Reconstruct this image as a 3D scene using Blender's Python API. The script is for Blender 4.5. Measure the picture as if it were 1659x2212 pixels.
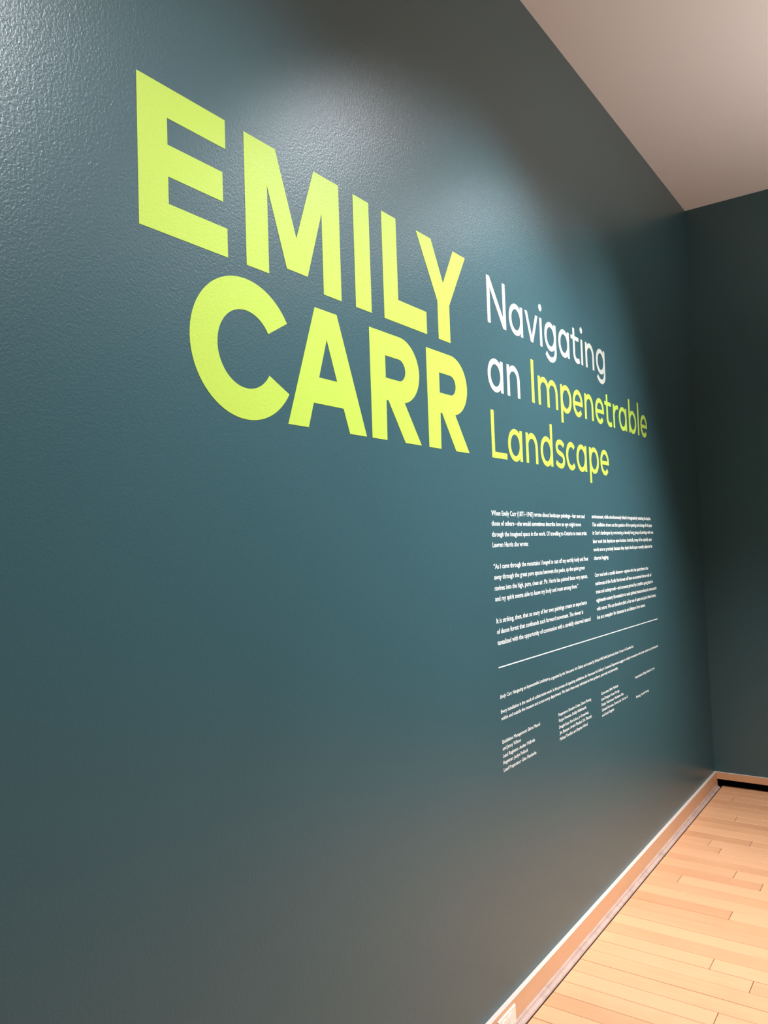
import bpy, bmesh, math, random
from mathutils import Matrix, Vector
from mathutils.geometry import tessellate_polygon

scene = bpy.context.scene
for o in list(bpy.data.objects):
    bpy.data.objects.remove(o, do_unlink=True)
col = scene.collection

# ------------------------------------------------------------------ camera
EYE = Vector((1.15, 0.0, 1.485))
RIGHT = Vector((0.81716965, 0.57538542, -0.03413755))
DOWN = Vector((-0.05428169, 0.01785861, -0.99836595))
FWD = Vector((-0.57383556, 0.81768740, 0.04582641))
cam_data = bpy.data.cameras.new('camera')
cam_data.sensor_fit = 'HORIZONTAL'
cam_data.sensor_width = 36.0
cam_data.lens = 1687.478 / 1659.0 * 36.0
cam_data.clip_start = 0.02
cam = bpy.data.objects.new('camera', cam_data)
col.objects.link(cam)
m = Matrix.Identity(4)
for r in range(3):
    m[r][0], m[r][1], m[r][2], m[r][3] = RIGHT[r], -DOWN[r], -FWD[r], EYE[r]
cam.matrix_world = m
scene.camera = cam

# ------------------------------------------------------------------ world, exposure
world = bpy.data.worlds.new('world')
scene.world = world
world.use_nodes = True
bg = world.node_tree.nodes['Background']
bg.inputs[0].default_value = (1.0, 0.9, 0.8, 1)
bg.inputs[1].default_value = 0.0
vs = scene.view_settings
vs.view_transform = 'Standard'
vs.look = 'None'
vs.gamma = 1.0
vs.use_curve_mapping = False
vs.exposure = 0.41

# ------------------------------------------------------------------ gallery lamps and added fill
def spot(name, loc, target, watts, angle, blend, radius, colour):
    d = bpy.data.lights.new(name, 'SPOT')
    d.energy = watts
    d.spot_size = math.radians(angle)
    d.spot_blend = blend
    d.shadow_soft_size = radius
    d.color = colour
    o = bpy.data.objects.new(name, d)
    o.location = loc
    o.rotation_euler = (Vector(target) - Vector(loc)).to_track_quat('-Z', 'Y').to_euler()
    col.objects.link(o)
    return o

WHITE = (0.91, 0.95, 1.0)
WARM = (1.0, 0.95, 0.93)
# track heads washing the lettered wall, then an added fill spot
spot('wall_washer', (1.50, 1.02, 3.32), (0.05, 1.10, 1.20), 192, 77, 1.0, 0.12, WHITE)
spot('wall_washer', (0.97, 2.45, 3.34), (0.07, 2.20, 0.92), 228, 92.5, 1.0, 0.12, WHITE)
spot('wall_washer', (0.98, 3.60, 3.34), (0.05, 2.85, 0.95), 108, 88, 1.0, 0.12, WHITE)
spot('wall_washer', (2.20, 3.20, 3.40), (0.0, 2.95, 1.05), 240, 60, 1.0, 0.10, WHITE)  # added off the track to brighten the far end of the wall
# floor heads on the same track, downlights further into the room, added ceiling fill
spot('floor_spot', (1.05, 3.10, 3.34), (0.65, 3.85, 0.0), 265, 68, 1.0, 0.08, WARM)
for x, y, w in ((3.2, 2.2, 90), (3.4, 0.4, 90), (2.8, -1.4, 80), (3.9, -1.4, 80)):
    spot('downlight', (x, y, 3.46), (x, y, 0.0), w, 95, 0.8, 0.06, WARM)
for x, y in ((3.0, 0.6), (2.3, 3.5)):
    spot('ceiling_fill', (x, y, 2.30), (x - 0.4, y, 3.5), 108, 150, 1.0, 0.10, (1.0, 0.88, 0.80))  # invented unseen lamps, aimed up to brighten the ceiling

# ------------------------------------------------------------------ helpers
def tag(o, label=None, cat=None, group=None, kind=None):
    if label: o['label'] = label
    if cat: o['category'] = cat
    if group: o['group'] = group
    if kind: o['kind'] = kind
    return o

def empty(name, loc, label=None, cat=None, group=None, kind=None):
    o = bpy.data.objects.new(name, None)
    o.empty_display_size = 0.05
    o.location = loc
    col.objects.link(o)
    return tag(o, label, cat, group, kind)

def mesh_obj(name, verts, faces, mat, parent=None, smooth=False):
    me = bpy.data.meshes.new(name)
    me.from_pydata([tuple(v) for v in verts], [], faces)
    me.validate()
    me.update()
    bm = bmesh.new(); bm.from_mesh(me)
    bmesh.ops.recalc_face_normals(bm, faces=bm.faces)
    bm.to_mesh(me); bm.free()
    me.materials.append(mat)
    if smooth:
        for p in me.polygons: p.use_smooth = True
    o = bpy.data.objects.new(name, me)
    col.objects.link(o)
    if parent: o.parent = parent
    return o

def box_vf(x0, y0, z0, x1, y1, z1, base=0):
    v = [(x0, y0, z0), (x1, y0, z0), (x1, y1, z0), (x0, y1, z0), (x0, y0, z1), (x1, y0, z1), (x1, y1, z1), (x0, y1, z1)]
    f = [(0, 3, 2, 1), (4, 5, 6, 7), (0, 1, 5, 4), (1, 2, 6, 5), (2, 3, 7, 6), (3, 0, 4, 7)]
    return v, [tuple(i + base for i in q) for q in f]

def box(name, a, b, mat, parent=None, bevel=0.0):
    v, f = box_vf(*a, *b)
    o = mesh_obj(name, v, f, mat, parent)
    if bevel:
        bm = bmesh.new(); bm.from_mesh(o.data)
        bmesh.ops.bevel(bm, geom=list(bm.edges), offset=bevel, segments=2, affect='EDGES', profile=0.6)
        bm.to_mesh(o.data); bm.free()
    return o

# ------------------------------------------------------------------ materials
def new_mat(name):
    mt = bpy.data.materials.new(name)
    mt.use_nodes = True
    nt = mt.node_tree
    return mt, nt, nt.nodes['Principled BSDF']

def add(nt, kind, **kw):
    n = nt.nodes.new(kind)
    for k, v in kw.items():
        setattr(n, k, v)
    return n

def roller_bump(nt, bsdf, strength, scale=150.0):
    geo = add(nt, 'ShaderNodeNewGeometry')
    n1 = add(nt, 'ShaderNodeTexNoise')
    n1.inputs['Scale'].default_value = scale * 1.25
    n1.inputs['Detail'].default_value = 2.5
    n1.inputs['Roughness'].default_value = 0.5
    n1.inputs['Distortion'].default_value = 0.6
    nt.links.new(geo.outputs['Position'], n1.inputs['Vector'])
    b = add(nt, 'ShaderNodeBump')
    b.inputs['Strength'].default_value = strength
    b.inputs['Distance'].default_value = 0.0016
    nt.links.new(n1.outputs[0], b.inputs['Height'])
    nt.links.new(b.outputs[0], bsdf.inputs['Normal'])

def paint(name, rgb, rough, spec=0.5, bump=0.0, scale=150.0, mottle=0.0):
    mt, nt, bs = new_mat(name)
    bs.inputs['Base Color'].default_value = (*rgb, 1)
    bs.inputs['Roughness'].default_value = rough
    bs.inputs['Specular IOR Level'].default_value = spec
    if bump: roller_bump(nt, bs, bump, scale)
    if mottle:
        geo = add(nt, 'ShaderNodeNewGeometry')
        n = add(nt, 'ShaderNodeTexNoise'); n.inputs['Scale'].default_value = 1.6; n.inputs['Detail'].default_value = 3
        nt.links.new(geo.outputs['Position'], n.inputs['Vector'])
        r = add(nt, 'ShaderNodeMapRange')
        r.inputs['To Min'].default_value = 1 - mottle; r.inputs['To Max'].default_value = 1 + mottle
        nt.links.new(n.outputs[0], r.inputs[0])
        mx = add(nt, 'ShaderNodeVectorMath', operation='SCALE')
        mx.inputs[0].default_value = rgb
        nt.links.new(r.outputs[0], mx.inputs['Scale'])
        nt.links.new(mx.outputs[0], bs.inputs['Base Color'])
    return mt

M_TEAL = paint('teal_wall_paint', (0.036, 0.092, 0.106), 0.33, 0.60, bump=0.36, mottle=0.04)
M_CEIL = paint('ceiling_paint', (0.83, 0.81, 0.83), 0.9, 0.2, bump=0.1, scale=90)
M_WHITEWALL = paint('off_white_wall_paint', (0.78, 0.77, 0.76), 0.8, 0.3, bump=0.1)
M_LIME = paint('lime_vinyl', (0.44, 0.60, 0.078), 0.42, 0.45, bump=0.3)
M_IVORY = paint('ivory_vinyl', (0.48, 0.49, 0.43), 0.45, 0.4, bump=0.15)
M_TEXT = paint('white_text_vinyl', (0.80, 0.81, 0.77), 0.5, 0.4)
M_BLACK = paint('black_void', (0.002, 0.002, 0.002), 0.9, 0.05)
M_PLASTIC = paint('almond_plastic', (0.88, 0.80, 0.70), 0.35, 0.5)
M_SLOT = paint('dark_slot', (0.03, 0.022, 0.018), 0.7, 0.2)
M_GAP = paint('floor_joint_dirt', (0.055, 0.026, 0.014), 0.9, 0.1)

def wood(name, light, dark, axis, rough=0.4, tone=False, grain=1.0, dirt=0.0):
    mt, nt, bs = new_mat(name)
    geo = add(nt, 'ShaderNodeNewGeometry')
    mp = add(nt, 'ShaderNodeMapping')
    sc = [28.0, 28.0, 28.0]; sc[axis] = 1.6
    mp.inputs['Scale'].default_value = sc
    nt.links.new(geo.outputs['Position'], mp.inputs['Vector'])
    n = add(nt, 'ShaderNodeTexNoise', noise_dimensions='4D')
    n.inputs['Scale'].default_value = 1.0; n.inputs['Detail'].default_value = 5; n.inputs['Roughness'].default_value = 0.6; n.inputs['Distortion'].default_value = 0.8
    nt.links.new(mp.outputs[0], n.inputs['Vector'])
    n2 = add(nt, 'ShaderNodeTexNoise', noise_dimensions='4D')
    n2.inputs['Scale'].default_value = 6.0; n2.inputs['Detail'].default_value = 3
    nt.links.new(geo.outputs['Position'], n2.inputs['Vector'])
    mixf = add(nt, 'ShaderNodeMath', operation='MULTIPLY_ADD')
    nt.links.new(n.outputs[0], mixf.inputs[0]); mixf.inputs[1].default_value = 0.75 * grain
    m2 = add(nt, 'ShaderNodeMath', operation='MULTIPLY'); nt.links.new(n2.outputs[0], m2.inputs[0]); m2.inputs[1].default_value = 0.55 * grain
    nt.links.new(m2.outputs[0], mixf.inputs[2])
    fac = mixf.outputs[0]
    if tone:
        at = add(nt, 'ShaderNodeAttribute', attribute_name='tone')
        w = add(nt, 'ShaderNodeMath', operation='MULTIPLY'); nt.links.new(at.outputs['Fac'], w.inputs[0]); w.inputs[1].default_value = 97.0
        nt.links.new(w.outputs[0], n.inputs['W']); nt.links.new(w.outputs[0], n2.inputs['W'])
        t2 = add(nt, 'ShaderNodeMath', operation='MULTIPLY_ADD'); nt.links.new(at.outputs['Fac'], t2.inputs[0]); t2.inputs[1].default_value = 0.75; t2.inputs[2].default_value = -0.40
        s = add(nt, 'ShaderNodeMath', operation='ADD'); nt.links.new(fac, s.inputs[0]); nt.links.new(t2.outputs[0], s.inputs[1])
        fac = s.outputs[0]
    ramp = add(nt, 'ShaderNodeValToRGB')
    e = ramp.color_ramp.elements
    e[0].position = 0.25; e[0].color = (*light, 1)
    e[1].position = 1.0; e[1].color = (*dark, 1)
    nt.links.new(fac, ramp.inputs[0])
    out = ramp.outputs[0]
    if dirt:
        n3 = add(nt, 'ShaderNodeTexNoise'); n3.inputs['Scale'].default_value = 14; n3.inputs['Detail'].default_value = 6; n3.inputs['Roughness'].default_value = 0.7
        nt.links.new(geo.outputs['Position'], n3.inputs['Vector'])
        rr = add(nt, 'ShaderNodeMapRange'); rr.inputs['From Min'].default_value = 0.45; rr.inputs['From Max'].default_value = 0.75
        nt.links.new(n3.outputs[0], rr.inputs[0])
        sc2 = add(nt, 'ShaderNodeMath', operation='MULTIPLY'); sc2.inputs[1].default_value = dirt
        nt.links.new(rr.outputs[0], sc2.inputs[0])
        mx = add(nt, 'ShaderNodeMixRGB'); mx.inputs[2].default_value = (0.20, 0.15, 0.13, 1)
        nt.links.new(sc2.outputs[0], mx.inputs[0]); nt.links.new(out, mx.inputs[1])
        out = mx.outputs[0]
    nt.links.new(out, bs.inputs['Base Color'])
    bs.inputs['Roughness'].default_value = rough
    b = add(nt, 'ShaderNodeBump'); b.inputs['Strength'].default_value = 0.08; b.inputs['Distance'].default_value = 0.001
    nt.links.new(n.outputs[0], b.inputs['Height']); nt.links.new(b.outputs[0], bs.inputs['Normal'])
    return mt

M_PLANK = wood('maple_floor', (0.64, 0.345, 0.184), (0.46, 0.21, 0.10), 0, 0.42, tone=True, grain=0.7)
M_BOARD = wood('baseboard_wood', (0.71, 0.42, 0.245), (0.60, 0.33, 0.18), 1, 0.5, grain=0.8)
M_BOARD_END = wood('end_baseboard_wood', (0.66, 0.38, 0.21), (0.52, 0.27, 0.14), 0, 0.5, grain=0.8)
M_CAP = paint('pale_edge', (0.60, 0.50, 0.44), 0.5, 0.4)  # top edge paler than the board face
M_SHOE = wood('worn_shoe_moulding', (0.55, 0.40, 0.34), (0.36, 0.255, 0.215), 1, 0.55, grain=1.0, dirt=0.7)

# ------------------------------------------------------------------ room shell
X1, Y0, Y1, H = 4.8, -3.0, 4.985, 3.50
GAP_Z, BASE_Z, BASE_T, SHOE_X, SHOE_Z = 0.046, 0.0855, 0.0150, 0.036, 0.0165

tag(box('wall_left', (-0.15, Y0, -0.06), (0.0, Y1 + 0.15, H), M_TEAL), 'dark teal painted wall carrying the lettering', 'wall', kind='structure')
tag(box('wall_end', (0.0, Y1, GAP_Z), (X1, Y1 + 0.15, H), M_TEAL), 'dark teal end wall in shade at the far corner', 'wall', kind='structure')
tag(box('wall_right', (X1, Y0, -0.06), (X1 + 0.15, Y1 + 0.15, H), M_TEAL), 'dark teal wall on the far side of the room, behind the viewer', 'wall', kind='structure')
tag(box('wall_back', (-0.15, Y0 - 0.15, -0.06), (X1 + 0.15, Y0, H), M_TEAL), 'dark teal wall closing the room behind the viewer', 'wall', kind='structure')
tag(box('ceiling', (-0.15, Y0 - 0.15, H), (X1 + 0.15, Y1 + 0.15, H + 0.12), M_CEIL), 'plain off-white ceiling above the teal walls', 'ceiling', kind='structure')
tag(box('trim_1', (0.0, Y1 + 0.035, 0.0), (X1, Y1 + 0.06, GAP_Z), M_BLACK), 'black recessed slot under the end baseboard', 'trim', kind='structure')

# floor: dark bed with one object for each board
floor = tag(box('floor', (0.0, Y0, -0.06), (X1, Y1 + 0.06, -0.006), M_GAP), 'pale maple strip floor with boards running toward the teal wall', 'floor', kind='structure')

rng = random.Random(7)
PITCH, ROW0 = 0.0812, 3.681
JOINTS = {13: [0.14], 9: [0.217], 5: [0.347], 4: [0.177], 3: [0.241], 0: [0.354], -1: [0.474], -2: [0.16],
          -5: [0.417], -10: [0.436], -11: [0.577], -14: [0.518]}
TONES = {(-5, 0): 0.85, (-5, 1): 0.12, (-1, 0): 0.70, (-1, 1): 0.2, (0, 1): 0.10, (0, 0): 0.45, (-10, 0): 0.30, (-10, 1): 0.22,
         (-6, 0): 0.65, (-7, 0): 0.55, (9, 0): 0.25, (9, 1): 0.2, (5, 0): 0.75, (5, 1): 0.5, (8, 0): 0.7, (-14, 0): 0.2, (-11, 0): 0.35, (-11, 1): 0.5}

def plank_geo(x0, x1, y0, y1, cx=0.0, cy=0.0, dz=0.0, base=0):
    g, bv, zt, zb = 0.0010, 0.0013, dz, -0.006
    xa, xb, ya, yb = x0 + g - cx, x1 - g - cx, y0 + g - cy, y1 - g - cy
    v = [(xa, ya, zb), (xb, ya, zb), (xb, yb, zb), (xa, yb, zb),
         (xa, ya, zt - bv), (xb, ya, zt - bv), (xb, yb, zt - bv), (xa, yb, zt - bv),
         (xa + bv, ya + bv, zt), (xb - bv, ya + bv, zt), (xb - bv, yb - bv, zt), (xa + bv, yb - bv, zt)]
    f = [(8, 9, 10, 11)]
    for i in range(4):
        j = (i + 1) % 4
        f += [(i, j, j + 4, i + 4), (i + 4, j + 4, j + 8, i + 8)]
    return v, [tuple(k + base for k in q) for q in f]

def set_tone(me, vals):
    a = me.attributes.new('tone', 'FLOAT', 'POINT')
    a.data.foreach_set('value', vals)

far_v, far_f, far_t = [], [], []
n = math.floor((Y0 - ROW0) / PITCH)
while True:
    ya = max(Y0, ROW0 + n * PITCH); yb = min(Y1 + 0.03, ROW0 + (n + 1) * PITCH)
    if ya >= Y1 + 0.028: break
    cuts = [SHOE_X + 0.0012] + list(JOINTS.get(n, []))
    if n not in JOINTS:
        cuts.append(rng.uniform(0.78, 1.6))
    while cuts[-1] < X1:
        cuts.append(cuts[-1] + rng.uniform(0.5, 1.5))
    cuts[-1] = X1
    if len(cuts) > 2 and cuts[-1] - cuts[-2] < 0.1: cuts.pop(-2)
    for k in range(len(cuts) - 1):
        xa, xb = cuts[k], cuts[k + 1]
        tone = TONES.get((n, k), min(1.0, max(0.0, rng.gauss(0.40, 0.2))))
        dz = rng.uniform(-0.0005, 0.0)
        if ya > 1.2 and xa < 1.7:
            cx, cy = (xa + xb) / 2, (ya + yb) / 2
            v, f = plank_geo(xa, xb, ya, yb, cx, cy, dz)
            o = mesh_obj('plank', v, f, M_PLANK, floor)
            o.location = (cx, cy, 0)
            set_tone(o.data, [tone] * len(v))
        else:
            v, f = plank_geo(xa, xb, ya, yb, 0, 0, dz, len(far_v))
            far_v += v; far_f += f; far_t += [tone] * len(v)
    n += 1
o = mesh_obj('plank_field', far_v, far_f, M_PLANK, floor)
set_tone(o.data, far_t)
o['kind'] = 'stuff'

# baseboards
bl = empty('baseboard_left', (0, 2.0, 0), 'pale wood baseboard along the lettered wall with whitish top edge', 'baseboard', kind='structure')
def local(o, parent):
    o.parent = parent
    o.matrix_parent_inverse = Matrix.Translation(-parent.location)
    return o
local(box('board', (0.0, Y0, 0.0), (BASE_T, Y1, BASE_Z - 0.0015), M_BOARD), bl)
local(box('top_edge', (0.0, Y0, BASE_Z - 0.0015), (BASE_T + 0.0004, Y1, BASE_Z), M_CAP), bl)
# shoe moulding: quarter-round profile
prof = [(BASE_T, 0.0), (SHOE_X, 0.0), (SHOE_X, 0.0035), (SHOE_X - 0.002, 0.0065), (SHOE_X - 0.006, 0.0085), (SHOE_X - 0.0095, 0.0095), (SHOE_X - 0.0125, 0.0125), (SHOE_X - 0.0145, SHOE_Z), (SHOE_X - 0.0165, SHOE_Z + 0.0008), (BASE_T, SHOE_Z + 0.0008)]
sv, sf = [], []
ys = [Y0, Y1 - BASE_T - 0.02]
for y in ys: sv += [(x, y, z) for x, z in prof]
k = len(prof)
for i in range(k): sf.append((i, (i + 1) % k, (i + 1) % k + k, i + k))
sf += [tuple(range(k)), tuple(range(k, 2 * k))]
local(mesh_obj('shoe_moulding', sv, sf, M_SHOE), bl)

be = empty('baseboard_end', (2.0, Y1, GAP_Z), 'pale wood baseboard on the end wall above a black slot', 'baseboard', kind='structure')
local(box('board', (BASE_T, Y1 - BASE_T, GAP_Z), (X1, Y1, BASE_Z - 0.0015), M_BOARD_END), be)
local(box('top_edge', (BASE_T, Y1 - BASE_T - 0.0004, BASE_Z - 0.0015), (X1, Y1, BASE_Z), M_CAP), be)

# ------------------------------------------------------------------ lettering
# wall plane: u = world y (mm), v = world z (mm), thickness along world x
LIFT, THICK = 0.00015, 0.0004

def wall_prism(loops, depth=0.0):
    """loops: [outer, hole, ...] of (u, v) in metres -> verts, faces of a thin vinyl shape."""
    flat = [p for l in loops for p in l]
    tris = tessellate_polygon([[Vector((p[0], p[1], 0)) for p in l] for l in loops])
    nn = len(flat)
    xt, xb = LIFT + THICK + depth, LIFT
    v = [(xt, p[0], p[1]) for p in flat] + [(xb, p[0], p[1]) for p in flat]
    f = [tuple(t) for t in tris]
    s = 0
    for l in loops:
        c = len(l)
        for i in range(c):
            a, b = s + i, s + (i + 1) % c
            f.append((a, b, b + nn, a + nn))
        s += c
    return v, f

def letter(name, shapes, mat, parent, org=(0, 0)):
    """shapes: list of loop lists in mm, each a closed outline with holes."""
    V, F = [], []
    for k, loops in enumerate(shapes):
        L = [[((p[0] + org[0]) / 1000.0, (p[1] + org[1]) / 1000.0) for p in l] for l in loops]
        v, f = wall_prism(L, depth=0.00006 * k)
        F += [tuple(i + len(V) for i in q) for q in f]
        V += v
    o = mesh_obj(name, V, F, mat)
    # put the origin at the letter's lower left corner
    u0 = min(v[1] for v in V); z0 = min(v[2] for v in V)
    o.data.transform(Matrix.Translation((0, -u0, -z0)))
    o.parent = parent
    o.location = Vector((0, u0, z0)) - parent.location
    return o

def arc(cx, cy, rx, ry, a0, a1, n=24):
    return [(cx + rx * math.cos(math.radians(a0 + (a1 - a0) * i / n)), cy + ry * math.sin(math.radians(a0 + (a1 - a0) * i / n))) for i in range(n + 1)]

def stroke(pts, w):
    """constant or tapering width ribbon around a centre line."""
    n = len(pts)
    ws = w if isinstance(w, (list, tuple)) else [w] * n
    L, R = [], []
    for i, p in enumerate(pts):
        a = pts[max(0, i - 1)]; b = pts[min(n - 1, i + 1)]
        dx, dy = b[0] - a[0], b[1] - a[1]
        q = math.hypot(dx, dy) or 1
        nx, ny = -dy / q * ws[i] / 2, dx / q * ws[i] / 2
        L.append((p[0] + nx, p[1] + ny)); R.append((p[0] - nx, p[1] - ny))
    return [L + R[::-1]]

def rect(x0, y0, x1, y1): return [[(x0, y0), (x1, y0), (x1, y1), (x0, y1)]]
def ring(cx, cy, rx, ry, s, n=48):
    return [arc(cx, cy, rx, ry, 0, 360 - 360 / n, n - 1), arc(cx, cy, rx - s, ry - s * 0.93, 0, 360 - 360 / n, n - 1)]

# --- big capitals -------------------------------------------------
CAPS = {
    'E': [[[(0, 0), (219, 0), (219, 60), (69, 60), (69, 113), (209, 113), (209, 175), (69, 175), (69, 227), (219, 227), (219, 288), (0, 288)]]],
    'M': [[[(0, 0), (68, 0), (68, 195), (126, 27), (197, 27), (254, 195), (254, 0), (322, 0), (322, 288), (228, 288), (161, 106), (97, 288), (0, 288)]]],
    'I': [[[(0, 0), (67, 0), (67, 288), (0, 288)]]],
    'L': [[[(0, 0), (211, 0), (211, 64), (68, 64), (68, 288), (0, 288)]]],
    'Y': [[[(106, 0), (174, 0), (174, 113), (283, 289), (207, 289), (142, 174), (80, 289), (0, 289), (106, 112)]]],
    'A': [[[(0, 0), (69, 0), (89, 59), (200, 59), (223, 0), (292, 0), (184, 285), (102, 285)], [(111, 121), (143, 216), (178, 121)]]],
}
rb = arc(137, 196, 95, 89, 90, -79, 28)
ri = arc(131, 194, 31, 29.5, 90, -90, 18)
CAPS['R'] = [[[(0, 0), (66, 0), (68, 105.5), (77, 105.5), (152, 0), (233, 0)] + [(154, 108)] + rb[::-1] + [(0, 285)], [(68, 164.5), (68, 223.5)] + ri]]
ca0, ca1 = 32.5, 328.5
CAPS['C'] = [[arc(152.5, 144, 152, 149, ca0, ca1, 60) + arc(152.5, 143, 80.5, 82.5, 327, 33.5, 48)]]

word_top = empty('vinyl_word', (0, 0.895, 2.089), 'upper five-letter word of the giant lime-yellow capitals', 'lettering')
for ch, u in (('E', 895), ('M', 1167), ('I', 1547), ('L', 1671), ('Y', 1840)):
    letter('letter', CAPS[ch], M_LIME, word_top, (u, 2088.7))
word_low = empty('vinyl_word', (0, 1.007, 1.765), 'lower four-letter word of the giant lime-yellow capitals', 'lettering')
for ch, u in (('C', 1007), ('A', 1283), ('R', 1599), ('R', 1872)):
    letter('letter', CAPS[ch], M_LIME, word_low, (u, 1765))

# --- thin geometric sans for the subtitle ---------------------------
S, XH = 20.5, 107.0
def bowl(x=0): return ring(x + 55, 53.5, 55, 56, S)
G = {}
G['a'] = [bowl(), rect(90.5, 0, 111, XH)]
G['g'] = [bowl(), stroke([(100.5, XH), (100.5, -2)] + arc(57.5, -2, 43, 32.5, -6, -90, 14) + [(45, -34), (33, -29.5), (20, -22), (11, -14)], 20)]
G['d'] = [bowl(), rect(90.5, 0, 111, 160)]
G['b'] = [ring(57, 53.5, 55, 56, S), rect(0, 0, S, 160)]
G['p'] = [ring(56, 53.5, 55, 56, S), rect(0, -43, S, XH)]
def arch(x0, x1, base=0):
    c = (x0 + x1) / 2; r = (x1 - x0) / 2
    a = arc(c, 58, r, 41, 172, 0, 22)
    ws = [13 + min(1, i / 9) * (S - 13) for i in range(len(a))] + [S]
    return stroke(a + [(x1, base)], ws)
G['n'] = [rect(0, 0, S, XH), arch(12, 89.5)]
G['m'] = [rect(0, 0, S, XH), arch(12, 90), arch(92, 170.5)]
G['r'] = [rect(0, 0, S, XH), stroke(arc(56, 50, 45, 48.5, 170, 82, 14) + [(72, 98)], [13] * 3 + [19] * 13)]
G['v'] = [[[(0, XH), (21, XH), (55.5, 23), (91, XH), (112, XH), (65, 0), (44, 0)]]]
G['i'] = [rect(0, 0, S, XH), [arc(10.2, 145.5, 14, 13.5, 0, 345, 23)]]
G['l'] = [rect(0, 0, S, 160)]
G['t'] = [stroke([(10, 139), (10, 34)] + arc(42, 34, 32, 27, 185, 268, 14) + [(50, 7.5), (58, 10), (66, 14)], S), rect(-22, 90, 63, XH)]
ea = arc(53.5, 53.5, 43.5, 46.3, 8, 318, 44)
G['e'] = [stroke(ea, 19.5), rect(12, 44, 106, 60.5)]
G['c'] = [stroke(arc(53.5, 53.5, 43.5, 46.3, 46, 316, 44), 20)]
sp = []
def bez(p0, p1, p2, p3, n=12):
    return [tuple((1 - t) ** 3 * p0[i] + 3 * (1 - t) ** 2 * t * p1[i] + 3 * (1 - t) * t * t * p2[i] + t ** 3 * p3[i] for i in (0, 1)) for t in [j / n for j in range(n + 1)]]
sp = bez((82, 86), (73, 95), (61, 99.5), (47, 99.5)) + bez((47, 99.5), (27, 99.5), (14, 91), (14, 78))[1:] + bez((14, 78), (14, 46), (81, 66), (81, 31))[1:] + bez((81, 31), (81, 15), (67, 7.5), (48, 7.5))[1:] + bez((48, 7.5), (31, 7.5), (17, 13), (6, 21))[1:]
G['s'] = [stroke(sp, 19)]
G['N'] = [[[(0, 0), (22, 0), (22, 119), (113, 0), (136, 0), (136, 158), (114, 158), (114, 39), (22, 158), (0, 158)]]]
G['I'] = [rect(0, 0, 23, 157)]
G['L'] = [[[(0, 0), (110, 0), (110, 20), (22, 20), (22, 156), (0, 156)]]]

def word(label, base, letters, mat):
    w = empty('vinyl_word', (0, letters[0][1] / 1000, base / 1000), label, 'lettering')
    for ch, u in letters:
        letter('letter', G[ch], mat, w, (u, base + (u - 2250) * 0.0028))
    return w
word('white thin-lettered word Navigating at the top of the subtitle', 2208,
     [('N', 2262), ('a', 2421), ('v', 2551), ('i', 2678), ('g', 2720), ('a', 2853), ('t', 3005), ('i', 3090), ('n', 3141), ('g', 3266)], M_IVORY)
word('short white two-letter word an left of the yellow Impenetrable', 1984.5, [('a', 2247), ('n', 2387)], M_IVORY)
word('lime-yellow thin-lettered word Impenetrable in the middle subtitle line', 1986,
     [('I', 2584), ('m', 2641), ('p', 2850), ('e', 2976), ('n', 3105), ('e', 3229), ('t', 3368), ('r', 3456), ('a', 3534), ('b', 3676), ('l', 3811), ('e', 3856)], M_LIME)
word('lime-yellow thin-lettered word Landscape in the lowest subtitle line', 1764.5,
     [('L', 2256), ('a', 2375), ('n', 2516), ('d', 2640), ('s', 2776), ('c', 2881), ('a', 2989), ('p', 3131), ('e', 3262)], M_LIME)

# --- running text ------------------------------------------------
def text_line(txt, u0, u1, v, cap, parent, weight=0.018, shear=0.0):
    cu = bpy.data.curves.new('text_line', 'FONT')
    cu.body = txt
    cu.size = 1.0
    cu.resolution_u = 2
    cu.offset = weight
    cu.shear = shear
    tmp = bpy.data.objects.new('text_line', cu)
    col.objects.link(tmp)
    dg = bpy.context.evaluated_depsgraph_get()
    me = bpy.data.meshes.new_from_object(tmp.evaluated_get(dg))
    bpy.data.objects.remove(tmp); bpy.data.curves.remove(cu)
    xs = [q.co.x for q in me.vertices]
    xa, xb = min(xs), max(xs)
    sx = (u1 - u0) / (xb - xa) / 1000.0
    sz = cap / 0.73 / 1000.0
    for q in me.vertices:
        x, y = q.co.x, q.co.y
        q.co = (LIFT + 0.0002, (x - xa) * sx, y * sz)
    me.name = 'text_line'
    me.materials.clear(); me.materials.append(M_TEXT)
    o = bpy.data.objects.new('text_line', me)
    col.objects.link(o)
    o.parent = parent
    o.location = Vector((0, u0 / 1000, v / 1000)) - parent.location
    return o

def paragraph(label, lines, cap, weight=0.018):
    p = empty('text_paragraph', (0, lines[-1][1] / 1000, lines[-1][3] / 1000), label, 'wall text')
    for l in lines:
        text_line(*l[:4], cap, p, weight)
    return p

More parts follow.
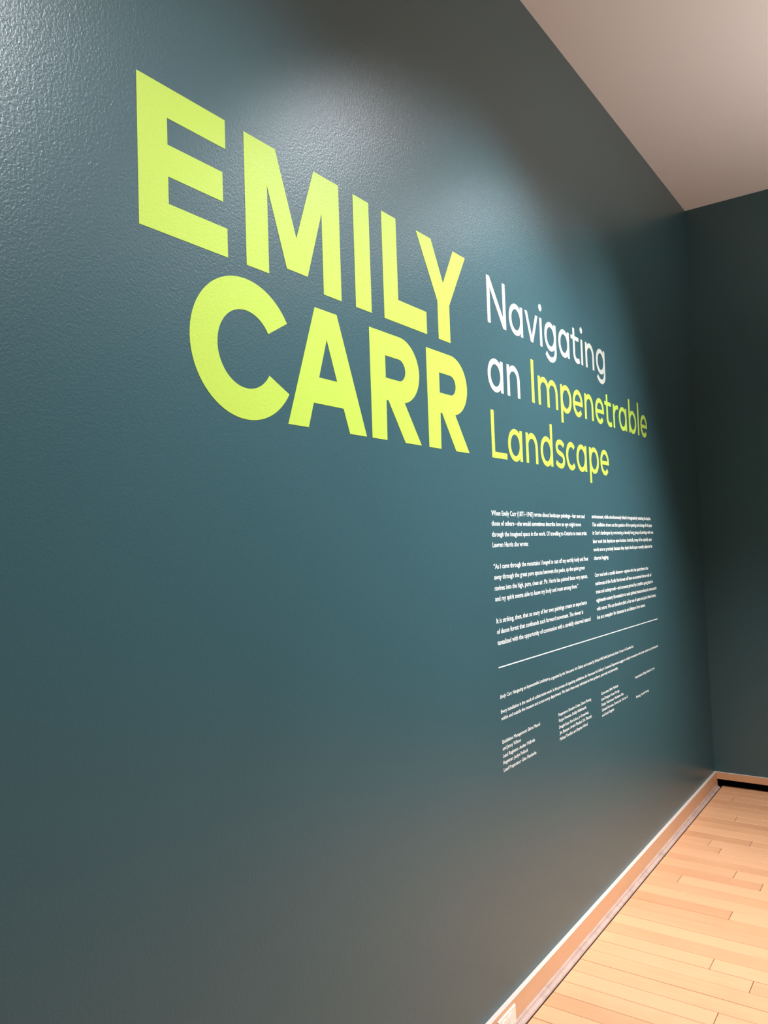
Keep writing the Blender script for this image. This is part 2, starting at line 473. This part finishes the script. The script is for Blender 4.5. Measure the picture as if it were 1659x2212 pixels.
BODY, SMALL = 16.6, 11.8
paragraph('topmost white paragraph of the left text column, four lines ending short', [
    ('When Emily Carr (1871\u20131945) wrote about landscape paintings\u2014her own and', 2233, 3047, 1577),
    ('those of others\u2014she would sometimes describe how an eye might move', 2232, 3003, 1544),
    ('through the imagined space in the work. Of travelling to Ontario to meet artist', 2232, 3061, 1509),
    ('Lawren Harris she wrote:', 2233, 2501, 1475)], BODY)
paragraph('quoted white paragraph in the middle of the left text column', [
    ('\u201cAs I came through the mountains I longed to cast off my earthly body and float', 2234, 3065, 1406),
    ('away through the great pure spaces between the peaks, up the quiet green', 2235, 3022, 1372),
    ('ravines into the high, pure, clean air. Mr. Harris has painted those very spaces,', 2236, 3049, 1337),
    ('and my spirit seems able to leave my body and roam among them.\u201d', 2236, 2945, 1303)], BODY)
paragraph('three-line white paragraph just above the left end of the white rule', [
    ('It is striking, then, that so many of her own paintings create an experience', 2239, 3027, 1233),
    ('of dense forest that confounds such forward movement. The viewer is', 2239, 2984, 1199),
    ('tantalized with the opportunity of communion with a carefully observed natural', 2240, 3060, 1164)], BODY)
paragraph('upper white paragraph of the right text column, last line two words', [
    ('environment, while simultaneously foiled in imaginatively entering its depths.', 3127, 3948, 1578),
    ('This exhibition draws out the question of the opening and closing-off of space', 3128, 3962, 1544),
    ('in Carr\u2019s landscapes by contrasting a densely hung group of paintings with one', 3128, 3978, 1510),
    ('later work that depicts an open horizon. Ironically, many of her spatially open', 3129, 3949, 1475),
    ('works are so precisely because they depict landscapes recently subjected to', 3130, 3951, 1441),
    ('clearcut logging.', 3130, 3309, 1406)], BODY)
paragraph('lower white paragraph of the right text column, above the white rule', [
    ('Carr was both a careful observer\u2014anyone who has spent time in the', 3132, 3866, 1336),
    ('rainforests of the Pacific Northwest will have encountered dense walls of', 3134, 3912, 1301),
    ('trees and undergrowth\u2014and someone primed by a tradition going back to', 3136, 3930, 1267),
    ('eighteenth-century Romanticism to seek spiritual transcendence in communion', 3137, 3987, 1232),
    ('with nature. We can therefore think of her use of space not just in literal terms,', 3137, 3970, 1197),
    ('but as a metaphor for closeness to and distance from nature.', 3137, 3791, 1162)], BODY)

# rule between essay and credits
rule = mesh_obj('dividing_rule', *wall_prism([[(2.240, 1.0915), (3.980, 1.0835), (3.980, 1.0872), (2.240, 1.0952)]]), M_TEXT)
tag(rule, 'long thin white horizontal rule between the essay and the credits', 'line')

# credit line with an italic title
p = empty('text_paragraph', (0, 2.243, 0.996), 'single small credit line with an italic title directly below the rule', 'wall text')
text_line('Emily Carr: Navigating an Impenetrable Landscape', 2243, 2621, 995.5, SMALL, p, 0.018, 0.22)
text_line('is organized by the Vancouver Art Gallery and curated by Richard Hill, Smith Jarislowsky Senior Curator of Canadian Art', 2627, 3582, 992.5, SMALL, p)
paragraph('two-line small white statement about collaborative work below the credit line', [
    ('Every installation is the result of collaborative work. In the process of organizing exhibitions, the Vancouver Art Gallery\u2019s Curatorial Department engages in multiple conversations with artists, educators and professionals', 2244, 3960, 949),
    ('within and outside the museum and across every department. We thank these many individuals for their guidance, generosity and partnership.', 2245, 3360, 927)], SMALL)
paragraph('leftmost small credits list, lowest text on the wall', [
    ('Exhibition Management: Elaire Maund', 2246, 2534, 854),
    ('and Jenny Wilson', 2246, 2378, 833),
    ('Lead Registrar: Amber McBride', 2247, 2487, 810),
    ('Registrar: Jaclyn Pollock', 2247, 2430, 789),
    ('Lead Preparator: Glen Flanderka', 2248, 2494, 766)], SMALL)
paragraph('second small credits list from the left, five lines naming preparators', [
    ('Preparators: Brandon Cotter, Simon Fleming', 2697, 3026, 852),
    ('Fergus Freeman, Bobby Hildebrandt,', 2698, 2972, 831),
    ('Dwight Koss, Ken Labun, Jo Oosterhuis,', 2698, 2995, 807),
    ('Jim Stamper, Arvind Thadani, Eric Tkaczyk,', 2700, 3026, 786),
    ('Michael Trevillion and Stephen Wood', 2699, 2977, 764)], SMALL)
paragraph('third small credits list from the left, five lines naming conservator and designers', [
    ('Conservator: Beth Maddock', 3141, 3354, 852),
    ('Lead Designer: Susan Perrigo', 3141, 3365, 829),
    ('Design Technicians: Madeleine Ellis,', 3140, 3418, 807),
    ('Gabriele Florentina, Tommy Lee, Yun Lam Li', 3141, 3471, 785),
    ('and Sarah Singster', 3141, 3290, 764)], SMALL)
paragraph('rightmost upper small credit, one short line on interpretation editing', [('Interpretation Editing: Natalie Corrodi', 3587, 3886, 850)], SMALL)
paragraph('rightmost lower small credit, one short line on painting', [('Painting: Camila Pewing', 3587, 3780, 761)], SMALL)

# ------------------------------------------------------------------ power outlet in the baseboard
out = empty('power_outlet', (BASE_T, 2.167, 0.0445), 'cream duplex power outlet set sideways in the baseboard', 'outlet')
PX = BASE_T + 0.0002
local(box('cover_plate', (PX, 2.110, 0.0172), (PX + 0.0055, 2.224, 0.0722), M_PLASTIC, None, 0.0022), out)
def outline_face(cy, cz, r, flat, n=36):
    pts = []
    for i in range(n):
        a = 2 * math.pi * i / n
        y, z = r * math.cos(a), r * math.sin(a)
        pts.append((cy + max(-flat, min(flat, y)), cz + z))
    return pts
def yz_prism(name, pts, x0, x1, mat):
    k = len(pts)
    v = [(x0, *q) for q in pts] + [(x1, *q) for q in pts]
    f = [tuple(range(k)), tuple(range(k, 2 * k))] + [(i, (i + 1) % k, (i + 1) % k + k, i + k) for i in range(k)]
    return mesh_obj(name, v, f, mat)
for cy in (2.1475, 2.1865):
    s = local(yz_prism('socket', outline_face(cy, 0.0447, 0.0170, 0.0135), PX + 0.004, PX + 0.0072, M_PLASTIC), out)
    for pts in ([(cy - 0.004, 0.0500), (cy + 0.004, 0.0500), (cy + 0.004, 0.0522), (cy - 0.004, 0.0522)],
                [(cy - 0.003, 0.0372), (cy + 0.003, 0.0372), (cy + 0.003, 0.0394), (cy - 0.003, 0.0394)],
                [(cy + 0.0085 + 0.0024 * math.cos(t * math.pi / 6), 0.0447 + 0.0024 * math.sin(t * math.pi / 6)) for t in range(12)]):
        sl = yz_prism('slot', pts, PX + 0.0070, PX + 0.0074, M_SLOT)
        sl.parent = s
        sl.matrix_parent_inverse = Matrix.Translation(-out.location)
sc_ = local(yz_prism('screw', [(2.167 + 0.003 * math.cos(t * math.pi / 8), 0.0447 + 0.003 * math.sin(t * math.pi / 8)) for t in range(16)], PX + 0.005, PX + 0.0062, M_PLASTIC), out)
